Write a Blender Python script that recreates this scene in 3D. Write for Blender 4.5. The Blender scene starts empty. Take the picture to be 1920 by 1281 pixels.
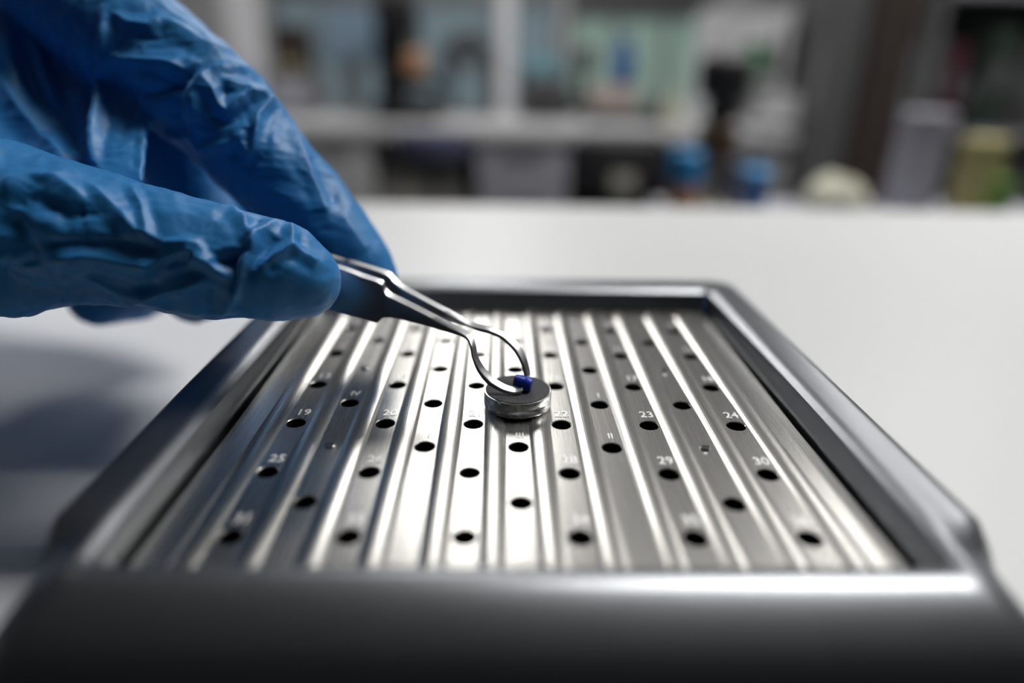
import bpy, bmesh, math, random
import numpy as np
from mathutils import Vector, Matrix

random.seed(4); np.random.seed(4)
scn = bpy.context.scene
COL = scn.collection

# ------------------------------------------------------------------ camera
SP = 0.0152                    # pitch of the hole grid (m)
ZP = 0.024                     # height of the plate above the table top
F = 1273.17; PITCH = 0.38505; YAW = 0.020711; ROLL = -0.01733
_cp, _sp, _cy, _sy, _cr, _sr = (math.cos(PITCH), math.sin(PITCH), math.cos(YAW), math.sin(YAW), math.cos(ROLL), math.sin(ROLL))
_A = np.array([_cy, -_sy, 0]); _B = np.array([_sp*_sy, _sp*_cy, _cp])
CR = _cr*_A - _sr*_B; CU = _sr*_A + _cr*_B; CD = np.array([_cp*_sy, _cp*_cy, -_sp])
CC = np.array([-0.21915*SP, -7.78983*SP, 3.76716*SP + ZP])
cam_d = bpy.data.cameras.new('camera'); cam = bpy.data.objects.new('camera', cam_d); COL.objects.link(cam)
cam.matrix_world = Matrix(((CR[0], CU[0], -CD[0], CC[0]), (CR[1], CU[1], -CD[1], CC[1]), (CR[2], CU[2], -CD[2], CC[2]), (0, 0, 0, 1)))
cam_d.sensor_width = 36; cam_d.lens = F/1920*36
cam_d.clip_start = 0.004; cam_d.clip_end = 50
cam_d.dof.use_dof = True; cam_d.dof.focus_distance = 0.1175; cam_d.dof.aperture_fstop = 4.1
scn.camera = cam

# ------------------------------------------------------------------ world, exposure
w = bpy.data.worlds.new('world'); scn.world = w; w.use_nodes = True
w.node_tree.nodes['Background'].inputs[0].default_value = (0.75, 0.85, 1.0, 1)
w.node_tree.nodes['Background'].inputs[1].default_value = 0.012
vs = scn.view_settings
vs.view_transform = 'Standard'; vs.look = 'None'; vs.gamma = 1; vs.use_curve_mapping = False; vs.exposure = 0.0
L_BACK = 9.0; L_FILL = 18.0     # back ceiling panels; added fill panel over the aisle

def ray(x, y): return CD + CR*(x-960)/F - CU*(y-640.5)/F
def un(x, y, d_mm): return CC + ray(x, y)*d_mm*0.001
def at(x, y, Y):
    r = ray(x, y); return CC + r*((Y-CC[1])/r[1])
def onz(x, y, z):
    r = ray(x, y); return CC + r*((z-CC[2])/r[2])
def project(V):
    v = V - CC; d = v@CD
    return 960+F*(v@CR)/d, 640.5-F*(v@CU)/d, d*1000

# ------------------------------------------------------------------ materials
def mat(name, col, rough=0.5, metal=0.0, noise=0.0, nscale=20, bump=0.0, bscale=200, stretch=None, emit=0, spec=0.5, coat=0.0, rvar=0.0):
    m = bpy.data.materials.new(name); m.use_nodes = True
    nt = m.node_tree; b = nt.nodes['Principled BSDF']
    b.inputs['Base Color'].default_value = (*col, 1); b.inputs['Roughness'].default_value = rough
    b.inputs['Metallic'].default_value = metal; b.inputs['Specular IOR Level'].default_value = spec
    b.inputs['Coat Weight'].default_value = coat
    if emit:
        b.inputs['Emission Color'].default_value = (*col, 1); b.inputs['Emission Strength'].default_value = emit
    tc = nt.nodes.new('ShaderNodeTexCoord'); mp = nt.nodes.new('ShaderNodeMapping')
    nt.links.new(tc.outputs['Object'], mp.inputs[0])
    if stretch: mp.inputs['Scale'].default_value = stretch
    if noise:
        n = nt.nodes.new('ShaderNodeTexNoise'); n.inputs['Scale'].default_value = nscale; n.inputs['Detail'].default_value = 4
        nt.links.new(mp.outputs[0], n.inputs['Vector'])
        mx = nt.nodes.new('ShaderNodeMix'); mx.data_type = 'RGBA'
        mx.inputs[6].default_value = (*[c*(1-noise) for c in col], 1); mx.inputs[7].default_value = (*[min(1, c*(1+noise)) for c in col], 1)
        nt.links.new(n.outputs['Fac'], mx.inputs[0]); nt.links.new(mx.outputs[2], b.inputs['Base Color'])
    if bump or rvar:
        n2 = nt.nodes.new('ShaderNodeTexNoise'); n2.inputs['Scale'].default_value = bscale; n2.inputs['Detail'].default_value = 3
        nt.links.new(mp.outputs[0], n2.inputs['Vector'])
        if bump:
            bp = nt.nodes.new('ShaderNodeBump'); bp.inputs['Strength'].default_value = bump; bp.inputs['Distance'].default_value = 0.0002
            nt.links.new(n2.outputs['Fac'], bp.inputs['Height']); nt.links.new(bp.outputs[0], b.inputs['Normal'])
        if rvar:
            mr = nt.nodes.new('ShaderNodeMapRange'); mr.inputs['To Min'].default_value = rough-rvar; mr.inputs['To Max'].default_value = rough+rvar
            nt.links.new(n2.outputs['Fac'], mr.inputs[0]); nt.links.new(mr.outputs[0], b.inputs['Roughness'])
    return m

M = {}
M['table'] = mat('white_laminate', (0.72, 0.73, 0.745), 0.38, noise=0.015, nscale=8)
M['plate'] = mat('brushed_plate', (0.62, 0.61, 0.59), 0.27, 1.0, noise=0.06, nscale=400, bump=0.035, bscale=1800, stretch=(4, 0.02, 1), rvar=0.03)
M['rim'] = mat('satin_steel', (0.27, 0.28, 0.30), 0.36, 1.0, noise=0.06, nscale=90, bump=0.08, bscale=1500, rvar=0.05)
M['bore_shade'] = mat('shaded_bore', (0.05, 0.05, 0.05), 0.6, 1.0)  # plate metal darkened: shade inside the holes is put into the colour
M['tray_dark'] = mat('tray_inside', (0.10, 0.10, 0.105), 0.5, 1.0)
M['tweezer'] = mat('tweezer_steel', (0.42, 0.42, 0.44), 0.32, 1.0, noise=0.05, nscale=200, rvar=0.04, bscale=700)
M['stub'] = mat('turned_aluminium', (0.78, 0.78, 0.78), 0.2, 1.0, bump=0.2, bscale=600, stretch=(1, 1, 8))
M['pad'] = mat('black_carbon_pad', (0.022, 0.024, 0.030), 0.62, noise=0.4, nscale=900, bump=0.6, bscale=2500)
M['bluebit'] = mat('blue_plastic', (0.008, 0.035, 0.42), 0.4, bump=0.3, bscale=900)
M['engrave'] = mat('engraved_edge', (0.92, 0.92, 0.92), 0.45, 0.6)
M['wall'] = mat('painted_wall', (0.48, 0.48, 0.50), 0.7, noise=0.03)
M['ceil'] = mat('ceiling_white', (0.55, 0.55, 0.55), 0.8, noise=0.02)
M['floor'] = mat('vinyl_floor', (0.10, 0.105, 0.11), 0.5, noise=0.08)
M['white'] = mat('white_melamine', (0.62, 0.62, 0.64), 0.4, noise=0.02)
M['postwhite'] = mat('post_white', (0.86, 0.86, 0.90), 0.4, noise=0.02)
M['greypanel'] = mat('grey_panel', (0.40, 0.40, 0.46), 0.45, noise=0.03)
M['dgrey'] = mat('dark_grey', (0.085, 0.085, 0.09), 0.5, noise=0.05)
M['mgrey'] = mat('mid_grey', (0.19, 0.19, 0.20), 0.5, noise=0.05)
M['cupgrey'] = mat('cupboard_grey', (0.11, 0.11, 0.115), 0.5, noise=0.05)
M['black'] = mat('black_paint', (0.018, 0.018, 0.021), 0.45, noise=0.1)
M['navy'] = mat('navy_fabric', (0.05, 0.055, 0.11), 0.8, noise=0.1)
M['beige'] = mat('beige_board', (0.36, 0.35, 0.31), 0.7, noise=0.05)
M['cream'] = mat('cream', (0.55, 0.55, 0.44), 0.6, noise=0.05)
M['brown'] = mat('amber_brown', (0.13, 0.075, 0.04), 0.4, noise=0.1)
M['dbrown'] = mat('dark_brown', (0.05, 0.035, 0.03), 0.6, noise=0.1)
M['orange'] = mat('orange_tan', (0.62, 0.32, 0.17), 0.6, noise=0.05)
M['pblue'] = mat('bright_blue', (0.035, 0.33, 0.75), 0.4, noise=0.05)
M['dblue'] = mat('bottle_blue', (0.03, 0.11, 0.33), 0.4, noise=0.05)
M['lblue'] = mat('pale_blue', (0.25, 0.36, 0.47), 0.6, noise=0.05)
M['teal'] = mat('teal', (0.08, 0.20, 0.25), 0.6, noise=0.05)
M['pink'] = mat('pale_pink', (0.58, 0.47, 0.42), 0.6, noise=0.03)
M['green'] = mat('green', (0.08, 0.24, 0.11), 0.6, noise=0.1)
M['lgreen'] = mat('leaf_green', (0.16, 0.30, 0.06), 0.6, noise=0.1)
M['yellow'] = mat('straw_yellow', (0.52, 0.47, 0.22), 0.6, noise=0.05)
M['red'] = mat('dark_red', (0.10, 0.02, 0.04), 0.6, noise=0.1)
M['pane_blue'] = mat('daylit_pane_blue', (0.115, 0.155, 0.175), 0.2, emit=0.75)
M['pane_green'] = mat('daylit_pane_green', (0.15, 0.21, 0.185), 0.2, emit=0.9)
M['lamp_b'] = mat('panel_diffuser_b', (1.0, 0.985, 0.95), 0.6, emit=L_BACK)
M['lamp_fill'] = mat('fill_panel_diffuser', (1.0, 0.985, 0.95), 0.6, emit=L_FILL)

def glove_material():
    m = bpy.data.materials.new('blue_nitrile'); m.use_nodes = True
    nt = m.node_tree; b = nt.nodes['Principled BSDF']
    b.inputs['Roughness'].default_value = 0.48; b.inputs['Specular IOR Level'].default_value = 0.45
    b.inputs['Sheen Weight'].default_value = 0.35; b.inputs['Sheen Roughness'].default_value = 0.4
    b.inputs['Sheen Tint'].default_value = (0.35, 0.6, 1, 1)
    b.inputs['Subsurface Weight'].default_value = 0.12; b.inputs['Subsurface Radius'].default_value = (0.1, 0.4, 1.0); b.inputs['Subsurface Scale'].default_value = 0.0012
    tc = nt.nodes.new('ShaderNodeTexCoord')
    n = nt.nodes.new('ShaderNodeTexNoise'); n.inputs['Scale'].default_value = 90; n.inputs['Detail'].default_value = 5
    nt.links.new(tc.outputs['Object'], n.inputs['Vector'])
    mx = nt.nodes.new('ShaderNodeMix'); mx.data_type = 'RGBA'
    mx.inputs[6].default_value = (0.010, 0.150, 0.42, 1); mx.inputs[7].default_value = (0.022, 0.215, 0.53, 1)
    nt.links.new(n.outputs['Fac'], mx.inputs[0]); nt.links.new(mx.outputs[2], b.inputs['Base Color'])
    n2 = nt.nodes.new('ShaderNodeTexNoise'); n2.inputs['Scale'].default_value = 1400; n2.inputs['Detail'].default_value = 3
    nt.links.new(tc.outputs['Object'], n2.inputs['Vector'])
    bp = nt.nodes.new('ShaderNodeBump'); bp.inputs['Strength'].default_value = 0.4; bp.inputs['Distance'].default_value = 0.0001
    nt.links.new(n2.outputs['Fac'], bp.inputs['Height']); nt.links.new(bp.outputs[0], b.inputs['Normal'])
    return m
M['glove'] = glove_material()

# ------------------------------------------------------------------ mesh helpers
def link(name, me, m, parent=None, loc=(0, 0, 0), smooth=None):
    o = bpy.data.objects.new(name, me); COL.objects.link(o); o.location = loc
    if m is not None and not me.materials: me.materials.append(M[m] if isinstance(m, str) else m)
    if parent: o.parent = parent
    if smooth is not None:
        me.shade_smooth()
        if smooth < 3: me.set_sharp_from_angle(angle=smooth)
    return o
def pyd(name, V, Fc):
    me = bpy.data.meshes.new(name); me.from_pydata([tuple(map(float, v)) for v in V], [], Fc); me.update(); return me
def bm_mesh(name, bm):
    bmesh.ops.recalc_face_normals(bm, faces=bm.faces)
    me = bpy.data.meshes.new(name); bm.to_mesh(me); bm.free(); return me
def bbox(bm, c, s, bev=0.0, seg=2, rot=None):
    r = bmesh.ops.create_cube(bm, size=1); vs_ = r['verts']
    for v in vs_: v.co = Vector((v.co.x*s[0], v.co.y*s[1], v.co.z*s[2]))
    if bev:
        es = list({e for v in vs_ for e in v.link_edges})
        g = bmesh.ops.bevel(bm, geom=es, offset=bev, segments=seg, affect='EDGES', profile=0.5); vs_ = list({v for f in g['faces'] for v in f.verts} | {v for v in vs_ if v.is_valid})
    for v in vs_:
        if rot is not None: v.co = rot @ v.co
        v.co += Vector(c)
def lathe(name, prof, n=32):
    V, Fc = [], []
    for r, z in prof:
        for i in range(n):
            a = 2*math.pi*i/n; V.append((r*math.cos(a), r*math.sin(a), z))
    for j in range(len(prof)-1):
        for i in range(n):
            k = (i+1) % n; Fc.append((j*n+i, j*n+k, (j+1)*n+k, (j+1)*n+i))
    Fc.append(tuple(range(n))[::-1]); Fc.append(tuple((len(prof)-1)*n+i for i in range(n)))
    return pyd(name, V, Fc)
def box_obj(name, c, s, m, parent=None, bev=0.0, rel=None):
    """box centred at world c; the object's origin stays at the parent's origin"""
    bm = bmesh.new(); o0 = Vector(parent.location) if parent else Vector((0, 0, 0))
    bbox(bm, Vector(c)-o0, s, bev); return link(name, bm_mesh(name, bm), m, parent)
def lathe_obj(name, prof, m, parent, world, n=32):
    me = lathe(name, prof, n); o = link(name, me, m, parent, smooth=0.7)
    o.location = Vector(world) - (Vector(parent.location) if parent else Vector((0, 0, 0))); return o
def tag(o, label, cat, group=None):
    o['label'] = label; o['category'] = cat
    if group: o['group'] = group
    return o
def thing(name, loc, label, cat, group=None):
    o = bpy.data.objects.new(name, None); COL.objects.link(o); o.location = Vector(loc); o.empty_display_size = 0.01
    return tag(o, label, cat, group)
def struct(o): o['kind'] = 'structure'; return o

# ------------------------------------------------------------------ room
ZF = -0.90; ZC = 1.72; YW = 4.6
struct(box_obj('floor', (0, 1.75, ZF-0.03), (8.0, 6.0, 0.06), 'floor'))
struct(box_obj('ceiling', (0, 1.75, ZC+0.04), (8.0, 6.0, 0.08), 'ceil'))
struct(box_obj('wall_left', (-3.95, 1.75, 0.41), (0.1, 6.0, 2.62), 'wall'))
struct(box_obj('wall_right', (3.95, 1.75, 0.41), (0.1, 6.0, 2.62), 'wall'))
# back wall with two window openings: sill at z=-0.05, head at z=1.25
def wall_with_windows(spans, z0, z1):
    bm = bmesh.new(); xs = [-3.9]+[v for s in spans for v in s]+[3.9]
    bbox(bm, (0, YW+0.06, (ZF+z0)/2), (7.8, 0.12, z0-ZF)); bbox(bm, (0, YW+0.06, (z1+ZC)/2), (7.8, 0.12, ZC-z1))
    for i in range(0, len(xs), 2): bbox(bm, ((xs[i]+xs[i+1])/2, YW+0.06, (z0+z1)/2), (xs[i+1]-xs[i], 0.12, z1-z0))
    return struct(link('wall_back', bm_mesh('wall_back', bm), 'wall'))
W1 = (at(508, 60, YW)[0], at(1048, 60, YW)[0]); W2 = (at(1064, 60, YW)[0], at(1345, 60, YW)[0])
WZ0, WZ1 = -0.22, 0.85
wall_with_windows([W1, W2], WZ0, WZ1)
for k, (sp, pm, n, blind) in enumerate([(W1, 'pane_blue', 4, 0.44), (W2, 'pane_green', 3, 0.37)]):
    bm = bmesh.new(); x0, x1 = sp; t = 0.035
    for z in (WZ0+t/2, WZ1-t/2): bbox(bm, ((x0+x1)/2, YW+0.05, z), (x1-x0, 0.06, t))
    for x in (x0+t/2, x1-t/2): bbox(bm, (x, YW+0.05, (WZ0+WZ1)/2), (t, 0.06, WZ1-WZ0-2*t))
    fr = struct(link('window_%d' % (k+1), bm_mesh('window', bm), 'mgrey'))
    wd = (x1-x0)/n
    for i in range(n):
        box_obj('pane', (x0+wd*(i+.5), YW+0.055, (WZ0+WZ1)/2), (wd-0.03, 0.006, WZ1-WZ0-0.06), pm, fr)
        if i: box_obj('mullion', (x0+wd*i, YW+0.045, (WZ0+WZ1)/2), (0.03, 0.05, WZ1-WZ0-2*t), 'mgrey', fr)
    box_obj('roller_blind', ((x0+x1)/2, YW+0.015, (WZ1+blind)/2), (x1-x0-0.02, 0.008, WZ1-blind), 'mgrey' if k == 0 else 'dgrey', fr)
    box_obj('sill', ((x0+x1)/2, YW-0.04, WZ0-0.012), (x1-x0+0.06, 0.12, 0.024), 'white', fr)

def ceiling_light(x, y, m, label, sx=0.6, sy=0.6):
    t = thing('ceiling_light', (x, y, ZC), label, 'ceiling light', 'ceiling light panels')
    bm = bmesh.new()
    for s in (-1, 1):
        bbox(bm, (s*(sx/2+0.012), 0, -0.025), (0.024, sy+0.048, 0.05)); bbox(bm, (0, s*(sy/2+0.012), -0.025), (sx, 0.024, 0.05))
    link('frame', bm_mesh('frame', bm), 'white', t)
    bm = bmesh.new(); bbox(bm, (0, 0, -0.03), (sx, sy, 0.02)); link('diffuser', bm_mesh('diffuser', bm), m, t)
for x, wh in ((-2.0, 'the white rack post end'), (1.8, 'the tall dark cupboards')): ceiling_light(x, 2.35, 'lamp_b', 'square white ceiling light panel above '+wh)
ceiling_light(-0.12, 3.05, 'lamp_b', 'long white ceiling light panel above the black desk chair', 0.5, 2.0)
ceiling_light(0.90, 0.62, 'lamp_fill', 'long white fill light panel added above the aisle', 1.2, 0.6)  # unseen fill panel, added to brighten the hand and table

# ------------------------------------------------------------------ near table
tb = thing('lab_table', (0.0, 0.05, ZF), 'long white laminate table under the steel tray', 'table')
box_obj('tabletop', (0.05, 0.108, -0.016), (2.4, 0.41, 0.032), 'table', tb, 0.003)
for sx in (-1.05, 1.15):
    for sy in (-0.05, 0.27): box_obj('leg', (sx, sy, (ZF-0.032)/2), (0.05, 0.05, -ZF-0.032), 'mgrey', tb, 0.003)

# ------------------------------------------------------------------ background: bench across the aisle and what stands on it
def xr(x0, x1, Y, y=200): return at(x0, y, Y)[0], at(x1, y, Y)[0]
def zt(y, Y, x=960): return at(x, y, Y)[2]
def part(name, t, c, s, m, bev=0.0, seg=2, rot=None, smooth=None):
    """box part, centre and size relative to the thing's base"""
    bm = bmesh.new(); bbox(bm, c, s, bev, seg, rot); return link(name, bm_mesh(name, bm), m, t, smooth=smooth)
def turned(name, t, prof, m, c=(0, 0, 0), n=28, rot=None):
    o = link(name, lathe(name, prof, n), m, t, loc=c, smooth=0.7)
    if rot: o.rotation_euler = rot
    return o
YB0, YB1 = 2.30, 3.30
ZB = zt(240, YB0)
bx0, bx1 = xr(300, 1500, YB0)
ib = thing('island_bench', ((bx0+bx1)/2, (YB0+YB1)/2, ZF), 'long bench with white worktop across the aisle', 'bench'); bw, bh = bx1-bx0, ZB-ZF
part('worktop', ib, (0, 0, bh-0.02), (bw, YB1-YB0, 0.04), 'white', 0.003)
part('back_panel', ib, (0, 0.44, bh/2-0.02), (bw-0.06, 0.02, bh-0.04), 'black')
for s in (-1, 1): part('end_panel', ib, (s*(bw/2-0.015), 0, bh/2-0.02), (0.025, YB1-YB0-0.1, bh-0.04), 'white')
def cabinet(px0, px1, m, label, top=ZB-0.045, Y=YB0+0.05, dep=0.7, nd=4):
    x0, x1 = xr(px0, px1, Y); wd = x1-x0; t = thing('drawer_cabinet', ((x0+x1)/2, Y+dep/2, ZF), label, 'cabinet', 'drawer cabinets under the bench')
    H = top-ZF; part('body', t, (0, 0.01, H/2+0.02), (wd, dep-0.02, H-0.04), m, 0.003); h = (H-0.06)/nd
    for i in range(nd):
        zc = 0.05+h*(i+.5); d = part('drawer', t, (0, -dep/2-0.01, zc), (wd-0.012, 0.02, h-0.01), m, 0.003)
        bm = bmesh.new(); bbox(bm, (0, -dep/2-0.04, zc+h*0.3), (wd*.5, 0.012, 0.012), 0.002)
        for s in (-1, 1): bbox(bm, (s*wd*.2, -dep/2-0.028, zc+h*0.3), (0.01, 0.02, 0.01))
        link('handle', bm_mesh('handle', bm), 'mgrey', d)
    part('plinth', t, (0, 0.03, 0.02), (wd-0.03, dep-0.1, 0.04), 'dgrey')
cabinet(560, 690, 'white', 'pale grey drawer cabinet beside the navy stool')
cabinet(893, 1072, 'greypanel', 'blue-grey drawer cabinet between navy stool and black chair')
cabinet(1388, 1466, 'greypanel', 'narrow blue-grey drawer cabinet beside the dark tall cupboard')
cabinet(712, 872, 'beige', 'low beige drawer cabinet behind the navy stool', top=zt(287, 2.5), Y=2.5, dep=0.55, nd=3)

def swivel_legs(t, R, a0):
    for i in range(5):
        bm = bmesh.new(); bbox(bm, (R*.55, 0, 0.075), (R*.95, 0.04, 0.025), 0.005); bbox(bm, (R*.95, 0, 0.032), (0.05, 0.03, 0.064), 0.012)
        l = link('leg', bm_mesh('leg', bm), 'dgrey', t); l.rotation_euler = (0, 0, 2*math.pi*i/5+a0)
def stool():
    Y = 1.95; x0, x1 = xr(738, 884, Y, 268); zs = zt(252, Y)-ZF; R = (x1-x0)/2
    t = thing('lab_stool', ((x0+x1)/2, Y, ZF), 'navy round-seated lab stool in front of the bench', 'stool')
    turned('seat', t, [(R*.9, zs-0.07), (R, zs-0.055), (R, zs-0.015), (R*.93, zs), (0.01, zs-0.004)], 'navy')
    turned('column', t, [(0.03, 0.07), (0.03, zs*.6), (0.018, zs*.6), (0.018, zs-0.072)], 'dgrey', n=18)
    turned('foot_ring', t, [(0.15, 0.25), (0.16, 0.25), (0.16, 0.262), (0.15, 0.262)], 'dgrey'); swivel_legs(t, 0.22, 0.2)
stool()
def chair():
    Y = 1.85; x0, x1 = xr(1078, 1252, Y, 300); a = zt(250, Y)-ZF; b = zt(360, Y)-ZF; wd = x1-x0
    t = thing('desk_chair', ((x0+x1)/2, Y+0.18, ZF), 'black upholstered desk chair facing the bench', 'chair')
    bm = bmesh.new(); bbox(bm, (0, -0.18, (a+b)/2), (wd, 0.07, a-b), 0.03, 4)
    for v in bm.verts: v.co.y += 1.0*v.co.x**2
    link('backrest', bm_mesh('backrest', bm), 'black', t, smooth=0.8)
    part('back_bar', t, (0, -0.19, (b+0.42)/2), (0.06, 0.02, b-0.38), 'dgrey', 0.004)
    part('seat', t, (0, 0.03, 0.45), (wd*1.1, 0.38, 0.08), 'black', 0.03, 4, smooth=0.8)
    turned('column', t, [(0.03, 0.07), (0.03, 0.41)], 'dgrey', n=18); swivel_legs(t, 0.24, 0.3)
    o = part('spine_label', t, (0, -0.235, (a*0.25+b*0.75)), (wd*.24, 0.01, (a-b)*.3), 'beige', 0.003)
chair()

def onbench(px, Y): return Vector((at(px, 200, Y)[0], Y, ZB))
def microscope():
    Y = 2.65; t = thing('microscope', onbench(768, Y), 'tall black microscope on the bench behind the stool', 'microscope')
    part('base', t, (0, 0, 0.035), (0.24, 0.30, 0.07), 'black', 0.015)
    part('arm', t, (-0.065, 0.06, 0.22), (0.11, 0.12, 0.36), 'black', 0.02)
    part('head', t, (-0.03, -0.02, 0.365), (0.15, 0.22, 0.12), 'black', 0.035, 3)
    part('stage', t, (0.03, -0.04, 0.135), (0.19, 0.2, 0.04), 'black', 0.006)
    part('sample_holder', t, (0.035, -0.06, 0.20), (0.075, 0.08, 0.09), 'orange', 0.02)
    for sx in (-0.07, 0.005): turned('eyepiece', t, [(0.02, 0), (0.02, 0.06), (0.026, 0.064), (0.026, 0.09)], 'black', (sx, -0.08, 0.41), 18, (0.6, 0, 0))
    turned('objective', t, [(0.016, 0), (0.026, 0.02), (0.026, 0.05)], 'dgrey', (0.035, -0.04, 0.257), 18)
    turned('focus_knob', t, [(0.035, 0), (0.035, 0.04), (0.03, 0.046)], 'teal', (0.098, 0.04, 0.115), 20, (0, 1.57, 0))
microscope()
def imaging_stand():
    Y = 2.93; t = thing('camera_stand', onbench(880, Y), 'dark grey arched imaging stand beside the white post', 'instrument')
    bm = bmesh.new(); pts = [(-0.09, 0.024), (-0.09, 0.20)]+[(0.09*math.cos(a), 0.20+0.10*math.sin(a)) for a in np.linspace(math.pi, 0, 9)]+[(0.09, 0.024)]
    for (x0, z0_), (x1, z1_) in zip(pts, pts[1:]):
        L = math.hypot(x1-x0, z1_-z0_); bbox(bm, ((x0+x1)/2, 0, (z0_+z1_)/2), (L+0.024, 0.12, 0.06), 0.008, 1, Matrix.Rotation(-math.atan2(z1_-z0_, x1-x0), 3, 'Y'))
    link('arch', bm_mesh('arch', bm), 'dgrey', t)
    turned('lens', t, [(0.04, 0.17), (0.04, 0.23), (0.05, 0.234), (0.05, 0.25)], 'mgrey', n=24); part('base', t, (0, 0, 0.012), (0.22, 0.18, 0.024), 'mgrey', 0.005)
imaging_stand()
def rack():
    a, b = onbench(472, 3.15).x, onbench(947, 3.15).x
    t = thing('reagent_rack', ((a+b)/2, 3.15, ZB), 'white rack with upright posts on the bench', 'rack'); h = 1.05
    for s, wd in ((1, 0.075), (-1, 0.13)): part('post', t, (s*(b-a)/2, 0, h/2), (wd, 0.08, h), 'postwhite', 0.005)
    part('shelf', t, (0, 0, h+0.018), (b-a+0.2, 0.2, 0.036), 'white', 0.003)
rack()
def monitor():
    Y = 2.93; t = thing('monitor', onbench(668, Y), 'small monitor with pale blue screen on the bench', 'monitor')
    part('casing', t, (0, 0, 0.31), (0.25, 0.04, 0.23), 'mgrey', 0.008); part('screen', t, (0, -0.021, 0.31), (0.22, 0.005, 0.20), 'lblue')
    part('neck', t, (0, 0.02, 0.11), (0.05, 0.03, 0.19), 'mgrey', 0.004); part('foot', t, (0, 0, 0.008), (0.2, 0.16, 0.016), 'mgrey', 0.004)
monitor()
def instrument_case():
    Y = 2.9; c = onbench(562, Y); h = zt(142, Y)-ZB; h2 = zt(55, Y)-zt(142, Y)
    t = thing('instrument_case', c, 'grey bench instrument case beside the monitor', 'instrument')
    part('housing', t, (0, 0, h/2+0.004), (0.2, 0.26, h-0.008), 'mgrey', 0.01); part('front_panel', t, (0, -0.132, h/2), (0.16, 0.008, h*.6), 'greypanel', 0.002)
    for s in (-1, 1): part('foot', t, (s*0.07, 0, 0.002), (0.024, 0.2, 0.004), 'black')
    t2 = thing('wooden_box', (c.x, Y, c.z+h), 'dark brown wooden box on the grey instrument case', 'box')
    part('body', t2, (0, 0, h2*.4), (0.13, 0.16, h2*.8), 'dbrown', 0.005); part('lid', t2, (0, 0, h2*.9), (0.138, 0.168, h2*.2), 'dbrown', 0.005); part('label_plate', t2, (0, -0.082, h2*.15), (0.06, 0.005, h2*.16), 'yellow')
instrument_case()
def centrifuge():
    t = thing('centrifuge', onbench(1016, 2.8), 'dark grey bench centrifuge right beside the white post', 'centrifuge')
    turned('housing', t, [(0.09, 0), (0.10, 0.02), (0.10, 0.15), (0.092, 0.164)], 'dgrey'); turned('lid', t, [(0.092, 0.164), (0.086, 0.196), (0.06, 0.224), (0.016, 0.236)], 'teal')
    part('control_panel', t, (0, -0.1, 0.06), (0.1, 0.012, 0.05), 'black', 0.002)
centrifuge()
def bottle(name, c, r, h, m, capm, label, cat='bottle', neck=0.4):
    t = thing(name, c, label, cat)
    turned('body', t, [(r*.9, 0), (r, r*.12), (r, h*.62), (r*.9, h*.70), (r*neck, h*.78), (r*neck, h*.86)], m)
    turned('cap', t, [(r*neck*1.25, h*.85), (r*neck*1.25, h*.98), (r*neck*1.1, h)], capm, n=24)
def lidded_box(name, c, s, m, lidm, label, cat='box'):
    t = thing(name, c, label, cat)
    part('body', t, (0, 0, s[2]*.4), (s[0], s[1], s[2]*.8), m, 0.003); part('lid', t, (0, 0, s[2]*.9), (s[0]*1.04, s[1]*1.04, s[2]*.2), lidm, 0.003)
YC = 2.75; c = onbench(1147, YC); hb = zt(158, YC)-ZB
lidded_box('equipment_base', c, (0.24, 0.3, 0.05), 'dgrey', 'dgrey', 'flat dark grey equipment base under the pale pink box', 'instrument')
lidded_box('carton', Vector((c.x, YC, ZB+0.05)), (0.17, 0.16, hb-0.05), 'pink', 'pink', 'pale pink carton carrying the blue bottle')
bottle('wash_bottle', Vector((at(1168, 120, YC)[0], YC, ZB+hb)), 0.045, zt(68, YC)-zt(158, YC), 'dblue', 'dblue', 'deep blue bottle standing on the pale pink carton', neck=0.5)
def stirrer():
    t = thing('stirrer', onbench(1083, 3.08), 'black stirrer with upright rod behind the pink carton', 'stirrer')
    part('base', t, (0, 0, 0.04), (0.15, 0.22, 0.08), 'black', 0.01); part('rod', t, (0.024, 0.06, 0.17), (0.04, 0.04, 0.20), 'dgrey', 0.005)
    part('motor', t, (0.024, 0, 0.23), (0.08, 0.14, 0.10), 'dgrey', 0.015); turned('dial', t, [(0.022, 0), (0.022, 0.014)], 'mgrey', (0, -0.11, 0.04), 18, (1.57, 0, 0))
stirrer()
bottle('jar', onbench(1230, 2.62), 0.036, 0.10, 'black', 'dgrey', 'small black jar beside the cream bottle', 'jar', 0.7)
bottle('bottle', onbench(1262, 2.45), 0.036, 0.12, 'cream', 'cream', 'small cream bottle standing on the bench edge', 'bottle', 0.6)
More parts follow.
